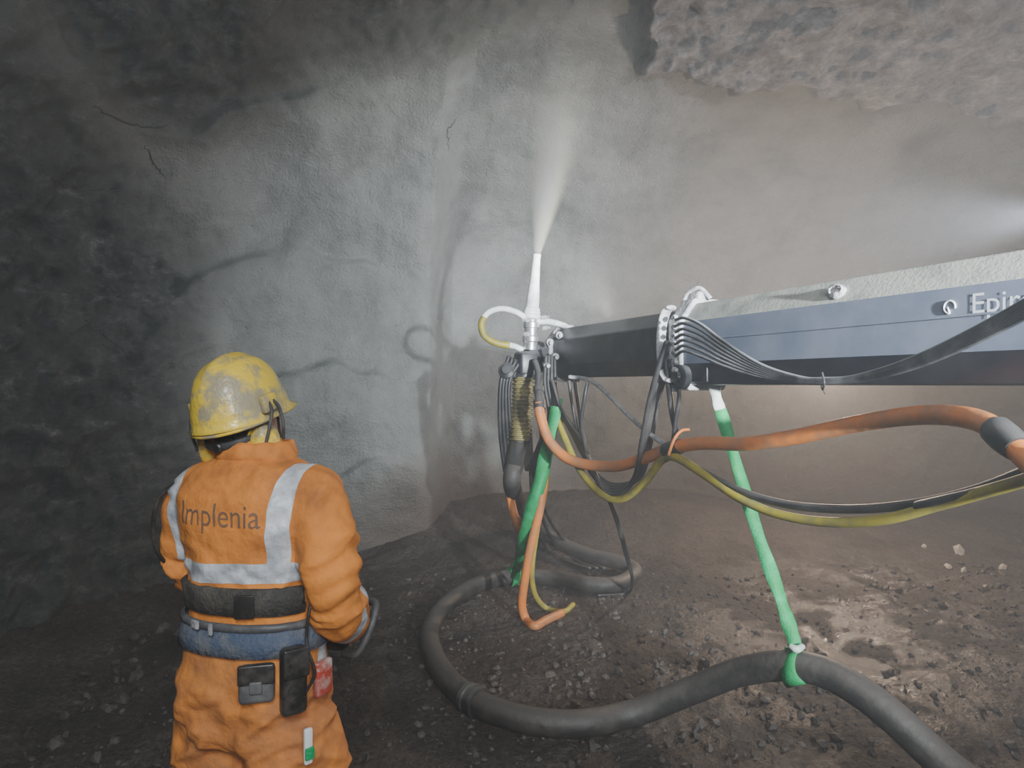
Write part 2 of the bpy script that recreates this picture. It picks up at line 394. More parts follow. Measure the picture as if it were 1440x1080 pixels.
tube('carry_strap_left', [(-.215, -.05, 1.43), (-.258, -.075, 1.38), (-.280, -.07, 1.28), (-.268, -.04, 1.20), (-.24, .05, 1.12), (-.2, .2, 1.04), (-.15, .3, 1.0)], .006, M['leather'], parent=W, seg=8)
tube('carry_strap_right', [(.17, .28, 1.01), (.20, .2, 1.02), (.20, .08, 1.06), (.19, .0, 1.11), (.19, -.06, 1.14)], .008, M['leather'], parent=W, seg=8)
rbox('remote_control', (.0, .27, .965), (.32, .17, .11), M['leather'], Matrix.Rotation(.25, 3, 'X'), .03, W)
tube('remote_guard_bar', [(.15, .21, .895), (.200, .20, .905), (.225, .23, .965), (.22, .28, 1.025), (.16, .33, 1.015)], .011, M['grey_case'], parent=W, seg=10)
tube('remote_guard_bar_left', [(-.15, .21, .895), (-.195, .20, .905), (-.215, .23, .965), (-.21, .28, 1.025), (-.16, .33, 1.015)], .011, M['grey_case'], parent=W, seg=10)
for k, x in enumerate((-.07, .0, .09)):
    lathe('joystick_%d' % k, (x, .28, 1.015), (0, -.1, 1), [(0, .014), (.01, .006), (.03, .006), (.035, .013), (.05, .012), (.055, .005)], M['black_rubber'], 14, W)
def hand(name, wrist, sgn):
    w = Vector(wrist); f = Vector((-sgn*.25, .95, -.12)).normalized(); inn = Vector((-sgn, -.2, -.1)).normalized()
    upv = Vector((0, 0, 1))
    g = [tube_geo([w-f*.03, w, w+f*.035, w+f*.075, w+f*.09], [(.026, .026), (.028, .022), (.04, .018), (.042, .016), (.036, .013)], 16, up=upv)]
    lens = [.040, .046, .043, .034]
    for i in range(4):
        k = w+f*.082+upv*(.030-.020*i)
        l = lens[i]
        pts = [k-f*.02, k, k+f*l*.8+inn*l*.35, k+f*l*.95+inn*l*1.1, k+f*l*.55+inn*l*1.6]
        g.append(tube_geo([Vector(p) for p in catmull(pts, 4)], [.0105-.0002*j for j in range(17)], 10))
    pts = [w+f*.02+upv*.02, w+f*.045+upv*.045+inn*.012, w+f*.07+upv*.052+inn*.028, w+f*.095+upv*.046+inn*.042]
    g.append(tube_geo(catmull(pts, 4), [.014-.0003*j for j in range(13)], 10))
    remesh(g, name, .0032, 2, M['glove'], W)
hand('hand_right', (.191, .180, .997), 1)
hand('hand_left', (-.162, .23, 1.018), -1)
for sx in (-1, 1):
    c = Vector((sx*.142, -.01, 0))
    g = [limb([c+Vector((0, -.02, .24)), c+Vector((0, -.02, .14)), c+Vector((0, -.02, .05))], [.06, .056, .052]),
         tube_geo([c+Vector(p) for p in ((0, -.09, .05), (0, -.06, .055), (0, 0, .06), (0, .08, .05), (0, .15, .04), (0, .18, .035))], [(.035, .035), (.05, .045), (.052, .05), (.054, .042), (.05, .033), (.03, .02)], 18, up=Vector((1, 0, 0)))]
    remesh(g, 'boot_%s' % ('r' if sx > 0 else 'l'), .008, 3, M['boot'], W)
    rbox('boot_sole_%s' % ('r' if sx > 0 else 'l'), c+Vector((0, .045, .015)), (.105, .30, .035), M['leather'], None, .014, W)
HX = -.054
HD = empty('head', (HX, .03, 1.587)); HD.parent = W; HD.rotation_euler = (math.radians(14), math.radians(-5), math.radians(-4))
hg = [ringloft([(-.11, 0, .055, .03, .035), (-.095, 0, .045, .05, .06), (-.06, 0, .025, .064, .083), (-.02, 0, .01, .071, .095), (.03, 0, .003, .076, .10), (.08, 0, 0, .075, .098), (.12, 0, 0, .058, .078), (.14, 0, 0, .03, .04)], 28, 2.0),
      tube_geo([Vector((0, .10, .02)), Vector((0, .112, 0)), Vector((0, .124, -.022)), Vector((0, .108, -.034))], [.009, .011, .015, .011], 10),
      tube_geo([Vector((-.022, .095, -.058)), Vector((0, .104, -.056)), Vector((.022, .095, -.058))], [.006, .009, .006], 8)]
for sx in (-1, 1):
    hg.append(tube_geo([Vector((sx*.075, -.005, -.03)), Vector((sx*.084, -.01, -.005)), Vector((sx*.084, -.012, .02)), Vector((sx*.076, -.005, .03))], [.008, .013, .014, .008], 8))
    hg.append(tube_geo([Vector((sx*.015, .094, .034)), Vector((sx*.03, .094, .038)), Vector((sx*.05, .082, .033))], [.006, .008, .006], 8))
remesh(hg, 'face', .004, 3, M['skin'], HD)
for sx in (-1, 1):
    lathe('eye_%s' % ('r' if sx > 0 else 'l'), (sx*.031, .085, .018), (0, 1, 0), [(0, .012), (.005, .011), (.009, .007), (.011, .002)], M['tool_white'], 14, HD)
    lathe('iris_%s' % ('r' if sx > 0 else 'l'), (sx*.031, .094, .018), (0, 1, 0), [(0, .005), (.003, .004)], M['leather'], 10, HD)
V_, F_ = ringloft([(-.085, 0, -.028, .050, .050), (-.05, 0, -.022, .069, .070), (-.01, 0, -.018, .0765, .084), (.05, 0, -.012, .080, .092), (.10, 0, -.01, .072, .088)], 28, 2.1)
mesh_obj('hair', V_, F_, [M['hair']], True, HD)
V_, F_ = tube_geo([Vector((0, .012, 1.46)), Vector((HX*.4, .016, 1.52)), Vector((HX*.85, .028, 1.565))], [(.062, .062), (.060, .062), (.060, .066)], 24, up=Vector((1, 0, 0)))
mesh_obj('neck', V_, F_, [M['hood']], True, W)
def helmet():
    seg = 56; rows = 22; V, Fc = [], []
    for j in range(rows+1):
        f = j/rows; th = f*math.pi/2*1.06
        for k in range(seg):
            a = 2*math.pi*k/seg; c, s_ = math.cos(a), math.sin(a)
            r = math.sin(min(th, math.pi/2))**.88
            rx, ry = .112, .140
            z = .148*math.cos(th) if th < math.pi/2 else -.022*(th-math.pi/2)/(math.pi/2*.06)
            x = rx*r*c; y = ry*r*s_
            rid = .0055*math.exp(-((x)/.016)**2)*ss(1.0, .8, f)+.003*math.exp(-((abs(x)-.055)/.010)**2)*ss(.95, .6, f)
            flare = .010*ss(.80, 1.0, f)
            V.append(Vector((x*(1+flare*6), y*(1+flare*5), z+rid)))
    for j in range(rows):
        for k in range(seg):
            k2 = (k+1) % seg; Fc.append((j*seg+k, (j+1)*seg+k, (j+1)*seg+k2, j*seg+k2))
    o = len(V)
    for k in range(seg):
        a = 2*math.pi*k/seg; c, s_ = math.cos(a), math.sin(a)
        pk = max(0, s_)**3*.045+.010
        b0 = V[rows*seg+k]
        V.append(Vector((b0.x*1.05+c*.004, b0.y+s_*pk, b0.z-.010-max(0, s_)**2*.006)))
    for k in range(seg):
        k2 = (k+1) % seg; Fc.append((rows*seg+k, o+k, o+k2, rows*seg+k2))
    h = mesh_obj('helmet_shell', V, Fc, [M['shell_yellow']], True, HD)
    h.location = (0, -.006, .052)
    md = h.modifiers.new('s', 'SOLIDIFY'); md.thickness = .004; md.offset = -1
helmet()
tube('helmet_rear_rim', [(.124*math.sin(a), -.006-.148*math.cos(a), .023-.012*math.cos(a)) for a in [math.radians(d) for d in range(-80, 81, 16)]], .005, M['shell_yellow'], parent=HD, seg=8)
tube('nape_strap', [(.10*math.sin(a), -.004-.118*math.cos(a), -.012-.016*math.cos(a)) for a in [math.radians(d) for d in range(-85, 86, 17)]], [(.012, .004)]*11, M['glove'], parent=HD, seg=8, up=Vector((0, 0, 1)))
lathe('ratchet_knob', (0, -.118, -.028), (0, -1, 0), [(0, .016), (.010, .016), (.014, .012)], M['leather'], 18, HD)
for sx in (-1, 1):
    nm = 'r' if sx > 0 else 'l'
    cup = lathe('earmuff_cup_'+nm, (sx*.084, -.045, -.045), (sx, -.75, 0), [(-.014, .030), (-.010, .045), (.002, .045), (.006, .041), (.028, .039), (.040, .029), (.042, .008)], M['shell_yellow'], 26, HD)
    for v in cup.data.vertices: v.co.z = -.045+(v.co.z+.045)*1.3
    tube('earmuff_arm_'+nm, [(sx*.116, -.080, -.045), (sx*.134, -.066, .005), (sx*.138, -.048, .045), (sx*.126, -.040, .068)], .0045, M['glove'], parent=HD, seg=8)
    tube('earmuff_arm_b_'+nm, [(sx*.130, -.020, -.045), (sx*.142, -.020, .005), (sx*.140, -.020, .045), (sx*.128, -.024, .068)], .0045, M['glove'], parent=HD, seg=8)
    rbox('earmuff_mount_'+nm, (sx*.122, -.034, .062), (.018, .054, .048), M['shell_yellow'], None, .006, HD)
    tube('chin_strap_'+nm, [(sx*.10, .02, .04), (sx*.082, .03, -.03), (sx*.06, .05, -.09), (0, .075, -.118)], .004, M['glove'], parent=HD, seg=6)
me_epi = text_mesh('Epiroc', 0.22, 'boom_lettering', 0.0)

# ------------------------------------------------------------------ ground
def ground_n(x, y):
    x = np.asarray(x, float); y = np.asarray(y, float)
    h = 0.035*pn(x*0.7, y*0.7, 3.1)+0.02*pn(x*2.2, y*2.2, 9.3)
    h = h+0.26*nss(5.4, 8.0, y)*nss(-2.0, -0.7, x)*(1-0.9*nss(1.2, 3.8, x))
    h = h+0.16*nss(-2.2, -3.1, x)*nss(0.5, 2.5, y)
    h = h+0.10*nss(6.5, 8.5, y)
    k = np.exp(-(((x+.70)/.5)**2+((y-1.87)/.5)**2)**2)
    return h*(1-k)
def ground_h(x, y): return float(ground_n(x, y))
_D = np.arange(1.5, 11, .01)
def G(u, v, off=0.0):
    x = (u-720)/F*_D; z = CZ-(v-540)/F*_D
    i = np.argmax(z <= ground_n(x, _D)+off)
    return P(u, v, float(_D[i]))
xs = np.concatenate([np.arange(-5, -3.2, .2), np.arange(-3.2, 6.0, .022), np.arange(6.0, 9.01, .2)])
ys = np.concatenate([np.arange(-6, 1.6, .2), np.arange(1.6, 6.4, .019), np.arange(6.4, 9.6, .035)])
XX, YY = np.meshgrid(xs, ys)
hh = ground_n(XX, YY)+0.016*pn(XX*6, YY*6, 1.0)+0.016*np.abs(pn(XX*14, YY*14, 5.0))+0.010*pn(XX*30, YY*30, 2.0)+.006*RNG.uniform(-1, 1, XX.shape)*(pn(XX*2, YY*2, 4.4) > -.1)
cl = nss(.15, .5, pn(XX*3.3, YY*3.3, 8.8))
hh += 0.03*cl*np.abs(pn(XX*9, YY*9, 6.0))
gw = G(1200, 860)
ex = (XX-gw.x-.45*(YY-gw.y)); wet = np.exp(-((ex/1.15)**2+((YY-gw.y)/1.9)**2)**1.5)
wet = wet*nss(-.30, .08, pn(XX*2.1, YY*2.1, 7.7)+.6*pn(XX*7, YY*7, 1.7))

gm, nt, b = mk('gravel_ground')
tc = N(nt, 'ShaderNodeTexCoord')
n1 = N(nt, 'ShaderNodeTexNoise'); n1.inputs['Scale'].default_value = 1.3; n1.inputs['Detail'].default_value = 6; n1.inputs['Roughness'].default_value = 0.65
n2 = N(nt, 'ShaderNodeTexNoise'); n2.inputs['Scale'].default_value = 34; n2.inputs['Detail'].default_value = 4; n2.inputs['Roughness'].default_value = 0.7
for n in (n1, n2): nt.links.new(tc.outputs['Object'], n.inputs['Vector'])
r1 = N(nt, 'ShaderNodeValToRGB')
r1.color_ramp.elements[0].position = 0.3; r1.color_ramp.elements[0].color = (0.026, 0.0215, 0.0185, 1)
r1.color_ramp.elements[1].position = 0.75; r1.color_ramp.elements[1].color = (0.135, 0.113, 0.097, 1)
nt.links.new(n2.outputs['Fac'], r1.inputs[0])
mx = N(nt, 'ShaderNodeMix', data_type='RGBA', blend_type='MULTIPLY'); mx.inputs['Factor'].default_value = 0.85
r2 = N(nt, 'ShaderNodeValToRGB'); r2.color_ramp.elements[0].position = 0.38; r2.color_ramp.elements[0].color = (0.38, 0.35, 0.33, 1); r2.color_ramp.elements[1].position = 0.62
nt.links.new(n1.outputs['Fac'], r2.inputs[0])
nt.links.new(r1.outputs[0], mx.inputs['A']); nt.links.new(r2.outputs[0], mx.inputs['B'])
wa = N(nt, 'ShaderNodeAttribute', attribute_name='wet')
mw = N(nt, 'ShaderNodeMix', data_type='RGBA'); mw.inputs['B'].default_value = (.030, .025, .021, 1)
wf = N(nt, 'ShaderNodeMath', operation='MULTIPLY'); wf.inputs[1].default_value = .6; nt.links.new(wa.outputs['Fac'], wf.inputs[0])
nt.links.new(wf.outputs[0], mw.inputs['Factor']); nt.links.new(mx.outputs['Result'], mw.inputs['A']); nt.links.new(mw.outputs['Result'], b.inputs['Base Color'])
rr = N(nt, 'ShaderNodeMapRange'); rr.inputs['To Min'].default_value = 0.70; rr.inputs['To Max'].default_value = 0.11
nt.links.new(wa.outputs['Fac'], rr.inputs['Value']); nt.links.new(rr.outputs['Result'], b.inputs['Roughness'])
rs = N(nt, 'ShaderNodeMapRange'); rs.inputs['To Min'].default_value = 0.4; rs.inputs['To Max'].default_value = 1.0
nt.links.new(wa.outputs['Fac'], rs.inputs['Value']); nt.links.new(rs.outputs['Result'], b.inputs['Specular IOR Level'])
b2 = N(nt, 'ShaderNodeBump'); b2.inputs['Distance'].default_value = 0.03
bs = N(nt, 'ShaderNodeMapRange'); bs.inputs['To Min'].default_value = 1.0; bs.inputs['To Max'].default_value = 0.42
nt.links.new(wa.outputs['Fac'], bs.inputs['Value']); nt.links.new(bs.outputs['Result'], b2.inputs['Strength'])
nt.links.new(n2.outputs['Fac'], b2.inputs['Height']); nt.links.new(b2.outputs['Normal'], b.inputs['Normal'])
fl, _ = grid_obj('floor', np.stack([XX, YY, hh], -1).reshape(-1, 3), len(xs), len(ys), gm)
atr = fl.data.attributes.new('wet', 'FLOAT', 'POINT'); atr.data.foreach_set('value', wet.astype(np.float32).ravel())

_b = bmesh.new(); bmesh.ops.create_icosphere(_b, subdivisions=1, radius=1.0)
ICV = np.array([v.co[:] for v in _b.verts]); ICF = [tuple(v.index for v in f.verts) for f in _b.faces]; _b.free()
def stones(name, lst, material):
    lst = np.array(lst); gz = ground_n(lst[:, 0], lst[:, 1]); V, Fc = [], []
    for (x, y, s), g in zip(lst, gz):
        sc = s*np.array([random.uniform(.7, 1.3), random.uniform(.7, 1.3), random.uniform(.45, .85)])
        rot = np.array(Quaternion((random.random(), random.random(), random.random()), random.uniform(0, 6)).to_matrix())
        q = ICV*RNG.uniform(.75, 1.15, (len(ICV), 1))*sc
        o = len(V); V += list((q @ rot.T)+np.array([x, y, g+s*.3]))
        Fc += [tuple(i+o for i in f) for f in ICF]
    return mesh_obj(name, V, Fc, [material], False)
L = []
for i in range(5200):
    x = random.uniform(-2.3, 4.2); y = random.uniform(2.2, 6.0)
    s = 0.007+0.020*random.random()**5
    L.append((x, y, s))
for i in range(230):
    x = random.gauss(0.9, 0.7); y = random.gauss(3.7, 0.6)
    L.append((x, y, random.uniform(0.012, 0.034)))
for i in range(50):
    x = random.uniform(-2.5, -2.0); y = random.uniform(2, 4.8); L.append((x, y, random.uniform(0.02, 0.045)))
for i in range(60):
    x = random.uniform(3.0, 4.4); y = random.uniform(5.0, 6.4); L.append((x, y, random.uniform(0.02, 0.045)))
stones('rubble', L, M['stone'])
pl = [(1350, 780, .085), (1356, 806, .05), (1075, 988, .03), (1334, 800, .04), (1385, 830, .045), (1300, 770, .03), (1410, 800, .035)]
stones('pale_rock', [(G(u, v).x, G(u, v).y, s) for u, v, s in pl], M['pale_stone'])

# ------------------------------------------------------------------ tunnel shell
C = np.array((0.6, 1.0, 1.5)); H = 3.55
plan = [(-2.7, -3.5), (-2.95, 0), (-3.15, 2), (-3.25, 3.6), (-3.0, 5.0), (-2.3, 6.1), (-1.5, 6.65), (-0.98, 6.9), (-0.86, 7.0), (-0.70, 7.85), (-0.2, 8.2), (0.8, 8.6),
        (2.5, 8.9), (4.5, 9.0), (6.2, 8.6), (7.1, 7.0), (7.3, 4), (7.0, 0.5), (6, -3), (3.5, -5.5), (0, -5.8), (-2, -5)]
pa = sorted([(math.atan2(x-C[0], y-C[1]), math.hypot(x-C[0], y-C[1])) for x, y in plan])
pe = [(a-2*math.pi, r) for a, r in pa[-3:]]+pa+[(a+2*math.pi, r) for a, r in pa[:3]]
azs = np.concatenate([np.arange(-math.pi, -1.30, .05), np.arange(-1.30, 1.0, .0040), np.arange(1.0, math.pi, .05)])
RP = np.interp(azs, [p[0] for p in pe], [p[1] for p in pe])
els = np.radians(np.concatenate([[-34, -27], np.arange(-20, 56, .27), np.arange(56, 89.95, 2.2)]))
AZ, EL = np.meshgrid(azs, els); R = np.broadcast_to(RP, AZ.shape)
ce, se = np.cos(EL), np.sin(EL)
r = np.where(se >= 0, 1/((ce/R)**2.7+(np.maximum(se, 0)/H)**2.7)**(1/2.7), R/ce)
Dv = np.stack([np.sin(AZ)*ce, np.cos(AZ)*ce, se], -1)
p = C+Dv*r[..., None]; x, y, z = p[..., 0], p[..., 1], p[..., 2]
aa = pn(x*.6, y*.6, z*.6)*.7
left = nss(-2.2, -3.0, x+aa*.6+.10*(z-2))
e = .30*pn(x*1.3, 0.3, 7.1)+.12*pn(x*4, .2, 3.3)+.05*pn(x*12, .2, 3.3)
top = nss(1.10, 1.18, x+.2*pn(y*2, 4.1, .3)+.06*pn(y*7, 1.1, .3))*nss(6.36, 6.28, y+e-.13*(x-1.2))*nss(3.3, 3.6, z)
low = nss(1.2, 2.5, x)*nss(2.0, 1.2, z)*nss(7, 7.6, y)
topl = nss(3.4, 4.2, z+aa)*nss(-1.3, -2.0, x)
topc = nss(4.0, 4.4, z+.4*aa)*nss(5.9, 5.2, y+aa)
rock = np.maximum(np.maximum(left, low*.6), np.maximum(topl, topc*.7)); rough = np.maximum(rock, top)
disp = .22*pn(x*.42, y*.42, z*.42)+.10*pn(x*1.1+5, y*1.1, z*1.1)+.040*pn(x*2.6, y*2.6, z*2.6)+.017*pn(x*6, y*6, z*6)+.010*pn(x*14, y*14, z*14)
wx_ = pn(x*.9, y*.9, z*.9)*.3; wy_ = pn(x*.9+9, y*.9, z*.9)*.3
v1 = np.minimum(vor((x+wx_)*1.1, (y+wy_)*1.1, z*2.0), .45)
v2 = np.minimum(vor(x*3.6+wx_*2, y*3.6+wy_*2, z*4.4), .5)
disp += rough*(.30*v1-.10+.13*v2+.05*pn(x*9, y*9, z*9)+.025*pn(x*19, y*19, z*19)-.03)
lw = nss(-0.6, -1.6, x)*(.35+.65*nss(-.3, .3, pn(x*.8, y*.8, 5.5)))
sh = z*1.05+.9*pn(x*.6, y*.6, 2.2)+.25*pn(x*2, y*2, z*1.0)
fr = sh-np.floor(sh)
disp -= lw*.09*nss(.0, .85, fr)*nss(1.0, .95, fr)
disp -= (.46+.12*pn(x*1.7, y*1.7, .5))*top
p = p+Dv*disp[..., None]
dirt = nss(1.0, .40, p[..., 2]+.3*pn(x*1.5, y*1.5, z*1.5))*nss(-2.4, -1.0, x)

wm_, nt, b = mk('shotcrete_and_rock')
tc = N(nt, 'ShaderNodeTexCoord'); at = N(nt, 'ShaderNodeAttribute', attribute_name='rock'); at2 = N(nt, 'ShaderNodeAttribute', attribute_name='lip'); at3 = N(nt, 'ShaderNodeAttribute', attribute_name='dirt')
def tex(s, det=6, ro=0.6, vec=None):
    n = N(nt, 'ShaderNodeTexNoise'); n.inputs['Scale'].default_value = s; n.inputs['Detail'].default_value = det; n.inputs['Roughness'].default_value = ro
    nt.links.new(vec or tc.outputs['Object'], n.inputs['Vector']); return n
def ramp(src, stops):
    r = N(nt, 'ShaderNodeValToRGB'); e = r.color_ramp.elements
    while len(e) < len(stops): e.new(0.5)
    for k, (p_, c_) in enumerate(stops): e[k].position = p_; e[k].color = c4(c_)
    nt.links.new(src, r.inputs[0]); return r
s2 = tex(38, 3, 0.7); s3 = tex(1.6, 9, 0.72)
shot = ramp(s3.outputs['Fac'], [(0.30, (0.080, 0.089, 0.083)), (0.5, (0.140, 0.149, 0.143)), (0.70, (0.182, 0.188, 0.184))])
mp = N(nt, 'ShaderNodeMapping'); mp.inputs['Scale'].default_value = (1, 1, 1.8); mp.inputs['Rotation'].default_value = (0.4, 0.5, 0.2)
nt.links.new(tc.outputs['Object'], mp.inputs['Vector'])
k1 = tex(4.2, 10, 0.78, mp.outputs[0])
rkc = ramp(k1.outputs['Fac'], [(0.36, (0.032, 0.038, 0.040)), (0.50, (0.080, 0.090, 0.092)), (0.60, (0.17, 0.18, 0.184)), (0.68, (0.42, 0.43, 0.45))])
mix = N(nt, 'ShaderNodeMix', data_type='RGBA')
rf = N(nt, 'ShaderNodeMath', operation='MULTIPLY_ADD'); rf.inputs[1].default_value = 1.3; rf.use_clamp = True
kk = N(nt, 'ShaderNodeMath', operation='MULTIPLY_ADD'); kk.inputs[1].default_value = 3.4; kk.inputs[2].default_value = -2.25
nt.links.new(s3.outputs['Fac'], kk.inputs[0]); nt.links.new(at.outputs['Fac'], rf.inputs[0]); nt.links.new(kk.outputs[0], rf.inputs[2])
nt.links.new(rf.outputs[0], mix.inputs['Factor']); nt.links.new(shot.outputs[0], mix.inputs['A']); nt.links.new(rkc.outputs[0], mix.inputs['B'])
mixd = N(nt, 'ShaderNodeMix', data_type='RGBA'); mixd.inputs['B'].default_value = (.100, .084, .072, 1)
nt.links.new(at3.outputs['Fac'], mixd.inputs['Factor']); nt.links.new(mix.outputs['Result'], mixd.inputs['A'])
mixl = N(nt, 'ShaderNodeMix', data_type='RGBA'); nt.links.new(at2.outputs['Fac'], mixl.inputs['Factor']); nt.links.new(mixd.outputs['Result'], mixl.inputs['A'])
lipc = ramp(k1.outputs['Fac'], [(0.38, (0.12, 0.116, 0.116)), (0.52, (0.26, 0.255, 0.255)), (0.64, (0.44, 0.43, 0.43))]); nt.links.new(lipc.outputs[0], mixl.inputs['B'])
nt.links.new(mixl.outputs['Result'], b.inputs['Base Color'])
b.inputs['Roughness'].default_value = 0.6
b1 = N(nt, 'ShaderNodeBump'); b1.inputs['Strength'].default_value = 0.9; b1.inputs['Distance'].default_value = 0.025
b2 = N(nt, 'ShaderNodeBump'); b2.inputs['Strength'].default_value = 0.9; b2.inputs['Distance'].default_value = 0.16
nt.links.new(s2.outputs['Fac'], b1.inputs['Height'])
am = N(nt, 'ShaderNodeMath', operation='MAXIMUM'); nt.links.new(at.outputs['Fac'], am.inputs[0]); nt.links.new(at2.outputs['Fac'], am.inputs[1])
am2 = N(nt, 'ShaderNodeMath', operation='MAXIMUM'); am2.inputs[1].default_value = .12; nt.links.new(am.outputs[0], am2.inputs[0])
hm = N(nt, 'ShaderNodeMath', operation='MULTIPLY'); nt.links.new(k1.outputs['Fac'], hm.inputs[0]); nt.links.new(am2.outputs[0], hm.inputs[1])
nt.links.new(hm.outputs[0], b2.inputs['Height']); nt.links.new(b1.outputs['Normal'], b2.inputs['Normal']); nt.links.new(b2.outputs['Normal'], b.inputs['Normal'])
shell, quads = grid_obj('tunnel_wall', p.reshape(-1, 3), len(azs), len(els), wm_, wrap=True)
for nm, arr in (('rock', rock), ('lip', top), ('dirt', np.maximum(dirt, 0))):
    atr = shell.data.attributes.new(nm, 'FLOAT', 'POINT'); atr.data.foreach_set('value', arr.astype(np.float32).ravel())
def wall_pt(u, v):
    o = Vector((0, 0, CZ)); d = (P(u, v, 1.0)-o).normalized()
    ok, loc, nrm, idx = shell.ray_cast(o, d)
    return (loc, nrm) if ok else (None, None)
bpy.context.view_layer.update()
cracks = [[(55, 232), (72, 250), (92, 262), (118, 264), (146, 268), (172, 262)], [(204, 205), (212, 216), (216, 232), (226, 240), (234, 252)], [(630, 212), (631, 198), (629, 186), (636, 174), (643, 166)],
          [(112, 446), (136, 458), (150, 474), (168, 488), (180, 506)], [(130, 150), (150, 160), (176, 172), (215, 180), (232, 178)], [(30, 400), (80, 410), (130, 412), (180, 418)]]
for k, cpx in enumerate(cracks):
    q = catmull([(u, v, 0) for u, v in cpx], 5); pts = []
    for c in q:
        u = c.x+5*noise.noise(Vector((c.x*.2, c.y*.2, k))); v = c.y+5*noise.noise(Vector((c.x*.2, c.y*.2, k+9)))
        loc, nrm = wall_pt(u, v)
        if loc: pts.append(loc)
    if len(pts) > 3:
        n = len(pts)
        V_, F_ = tube_geo(pts, [.002+.009*math.sin(math.pi*i/(n-1))*(0.6+.4*noise.noise(Vector((i*.7, k, 0)))) for i in range(n)], 6)
        mesh_obj('crack_%d' % k, V_, F_, [M['crack']], True, shell)

# ------------------------------------------------------------------ boom
boom = empty('shotcrete_boom')
AX = Vector((-0.62, 1.38, 0)); AL = AX.length; a_ = AX.normalized(); n_ = Vector((-a_.y, a_.x, 0))
def BP(t, n=0.0, z=1.9): return Vector((0.966, 3.5, 0))+AX*t+n_*n+Vector((0, 0, z))
def prism(name, prof, t0, t1, zc, mats, fm, bev=0.008):
    k = len(prof); V = [BP(t0, n, zc+z) for n, z in prof]+[BP(t1, n, zc+z) for n, z in prof]
    Fc = [(i, (i+1) % k, k+(i+1) % k, k+i) for i in range(k)]+[tuple(range(k-1, -1, -1)), tuple(range(k, 2*k))]
    o = mesh_obj(name, V, Fc, mats, False, boom, fm+[fm[0]]*2)
    md = o.modifiers.new('b', 'BEVEL'); md.width = bev; md.segments = 3; md.limit_method = 'ANGLE'
    return o
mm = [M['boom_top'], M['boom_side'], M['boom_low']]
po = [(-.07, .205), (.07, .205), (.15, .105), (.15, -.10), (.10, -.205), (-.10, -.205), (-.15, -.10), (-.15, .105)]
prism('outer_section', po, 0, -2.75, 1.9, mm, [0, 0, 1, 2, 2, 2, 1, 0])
pi_ = [(x*0.80, z*0.83) for x, z in po]
prism('inner_section', pi_, -0.3, 0.93, 1.915, [M['black_steel'], M['black_steel']], [0]*8)
prism('side_rib', [(.149, .018), (.156, .018), (.156, .010), (.149, .010)], -0.1, -2.7, 1.9, [M['boom_side']], [0]*4, 0.002)
def collar(name, t0, t1, s, zc, m): prism(name, [(x*s, z*s) for x, z in po], t0, t1, zc, [m], [0]*8, 0.01)
collar('front_collar', 0.03, -0.035, 1.13, 1.9, M['dusty_steel'])
collar('wear_pad_collar', 0.055, 0.03, 1.0, 1.9, M['black_steel'])
collar('head_flange', 0.95, 0.925, 0.98, 1.915, M['dusty_steel'])
collar('head_flange_outer', 1.0, 0.965, 0.85, 1.915, M['dusty_steel'])
lug = BP(-0.62, 0.12, 2.045)
lathe('lifting_lug', lug, (n_*0.8+Vector((0, 0, .6))), [(-.01, .032), (.010, .032), (.014, .024), (.018, .018)], M['dusty_steel'], parent=boom)
V_, F_ = tube_geo([lug+n_*.016+Vector((0, 0, .012))+a_*(0.03*math.cos(k*math.pi/6))+Vector((0, 0, 1))*(0.018*math.sin(k*math.pi/6)) for k in range(13)], 0.006, 8)
mesh_obj('lug_ring', V_, F_, [M['dusty_steel']], True, boom)
rbox('sensor_block', BP(0.0, 0.02, 2.14), (0.07, 0.11, 0.06), M['dusty_steel'], Matrix.Rotation(0.42, 3, 'Z'), 0.015, boom)
tube('sensor_guard', [BP(.04, .06, 2.12), BP(.02, .05, 2.17), BP(-.02, .03, 2.185), BP(-.05, .0, 2.13)], .012, M['dusty_steel'], parent=boom)
tube('antenna', [BP(0, .02, 2.16), BP(0, .02, 2.20), BP(0, .015, 2.235)], .0022, M['black_steel'], parent=boom, seg=6)
pts = []
for k in range(9):
    ang_ = math.radians(-100+k*25)
    pts.append(BP(0, .19, 1.90)+a_*(0.075*math.cos(ang_))+Vector((0, 0, 1))*(0.185*math.sin(ang_)))
tube('manifold_arc', pts, [(.03, .012)]*9, M['dusty_steel'], parent=boom, n=6, up=n_)
for k in range(7):
    z = 1.70+.2-.13+k*.043
    p_ = BP(-.01, .185, z)
    lathe('fitting_%d' % k, p_, (-a_*0.9+n_*0.35), [(0, .011), (.02, .011), (.022, .014), (.038, .014), (.04, .010), (.06, .010)], M['dusty_steel'], 10, boom)
lathe('pivot_eye', BP(-0.03, .14, 1.735), n_, [(0, .062), (.035, .062), (.042, .052), (.043, .03), (.06, .028)], M['black_steel'], parent=boom)
lathe('pivot_ring', BP(0.005, .15, 1.735), n_, [(0, .075), (.012, .075)], M['dusty_steel'], parent=boom)
rbox('guard_plate', BP(-.1, .135, 1.76), (.012, .13, .10), M['boom_low'], Matrix.Rotation(math.atan2(-a_.x, a_.y), 3, 'Z'), .004, boom)
bp0 = BP(-2.7, 0, 0)
lathe('boom_pedestal', (bp0.x, bp0.y, -0.02), (0, 0, 1), [(0, .42), (.12, .42), (.14, .3), (1.5, .22), (1.55, .3), (1.72, .3)], M['black_steel'], 32, boom)
o0 = BP(-1.035, .1525, 1.945)
for v in me_epi.vertices: v.co = o0-a_*v.co.x+Vector((0, 0, 1))*v.co.y
me_epi.materials.append(M['logo']); ob = bpy.data.objects.new('boom_lettering', me_epi); COL.objects.link(ob); ob.parent = boom
lp = BP(-0.915, .153, 1.945)
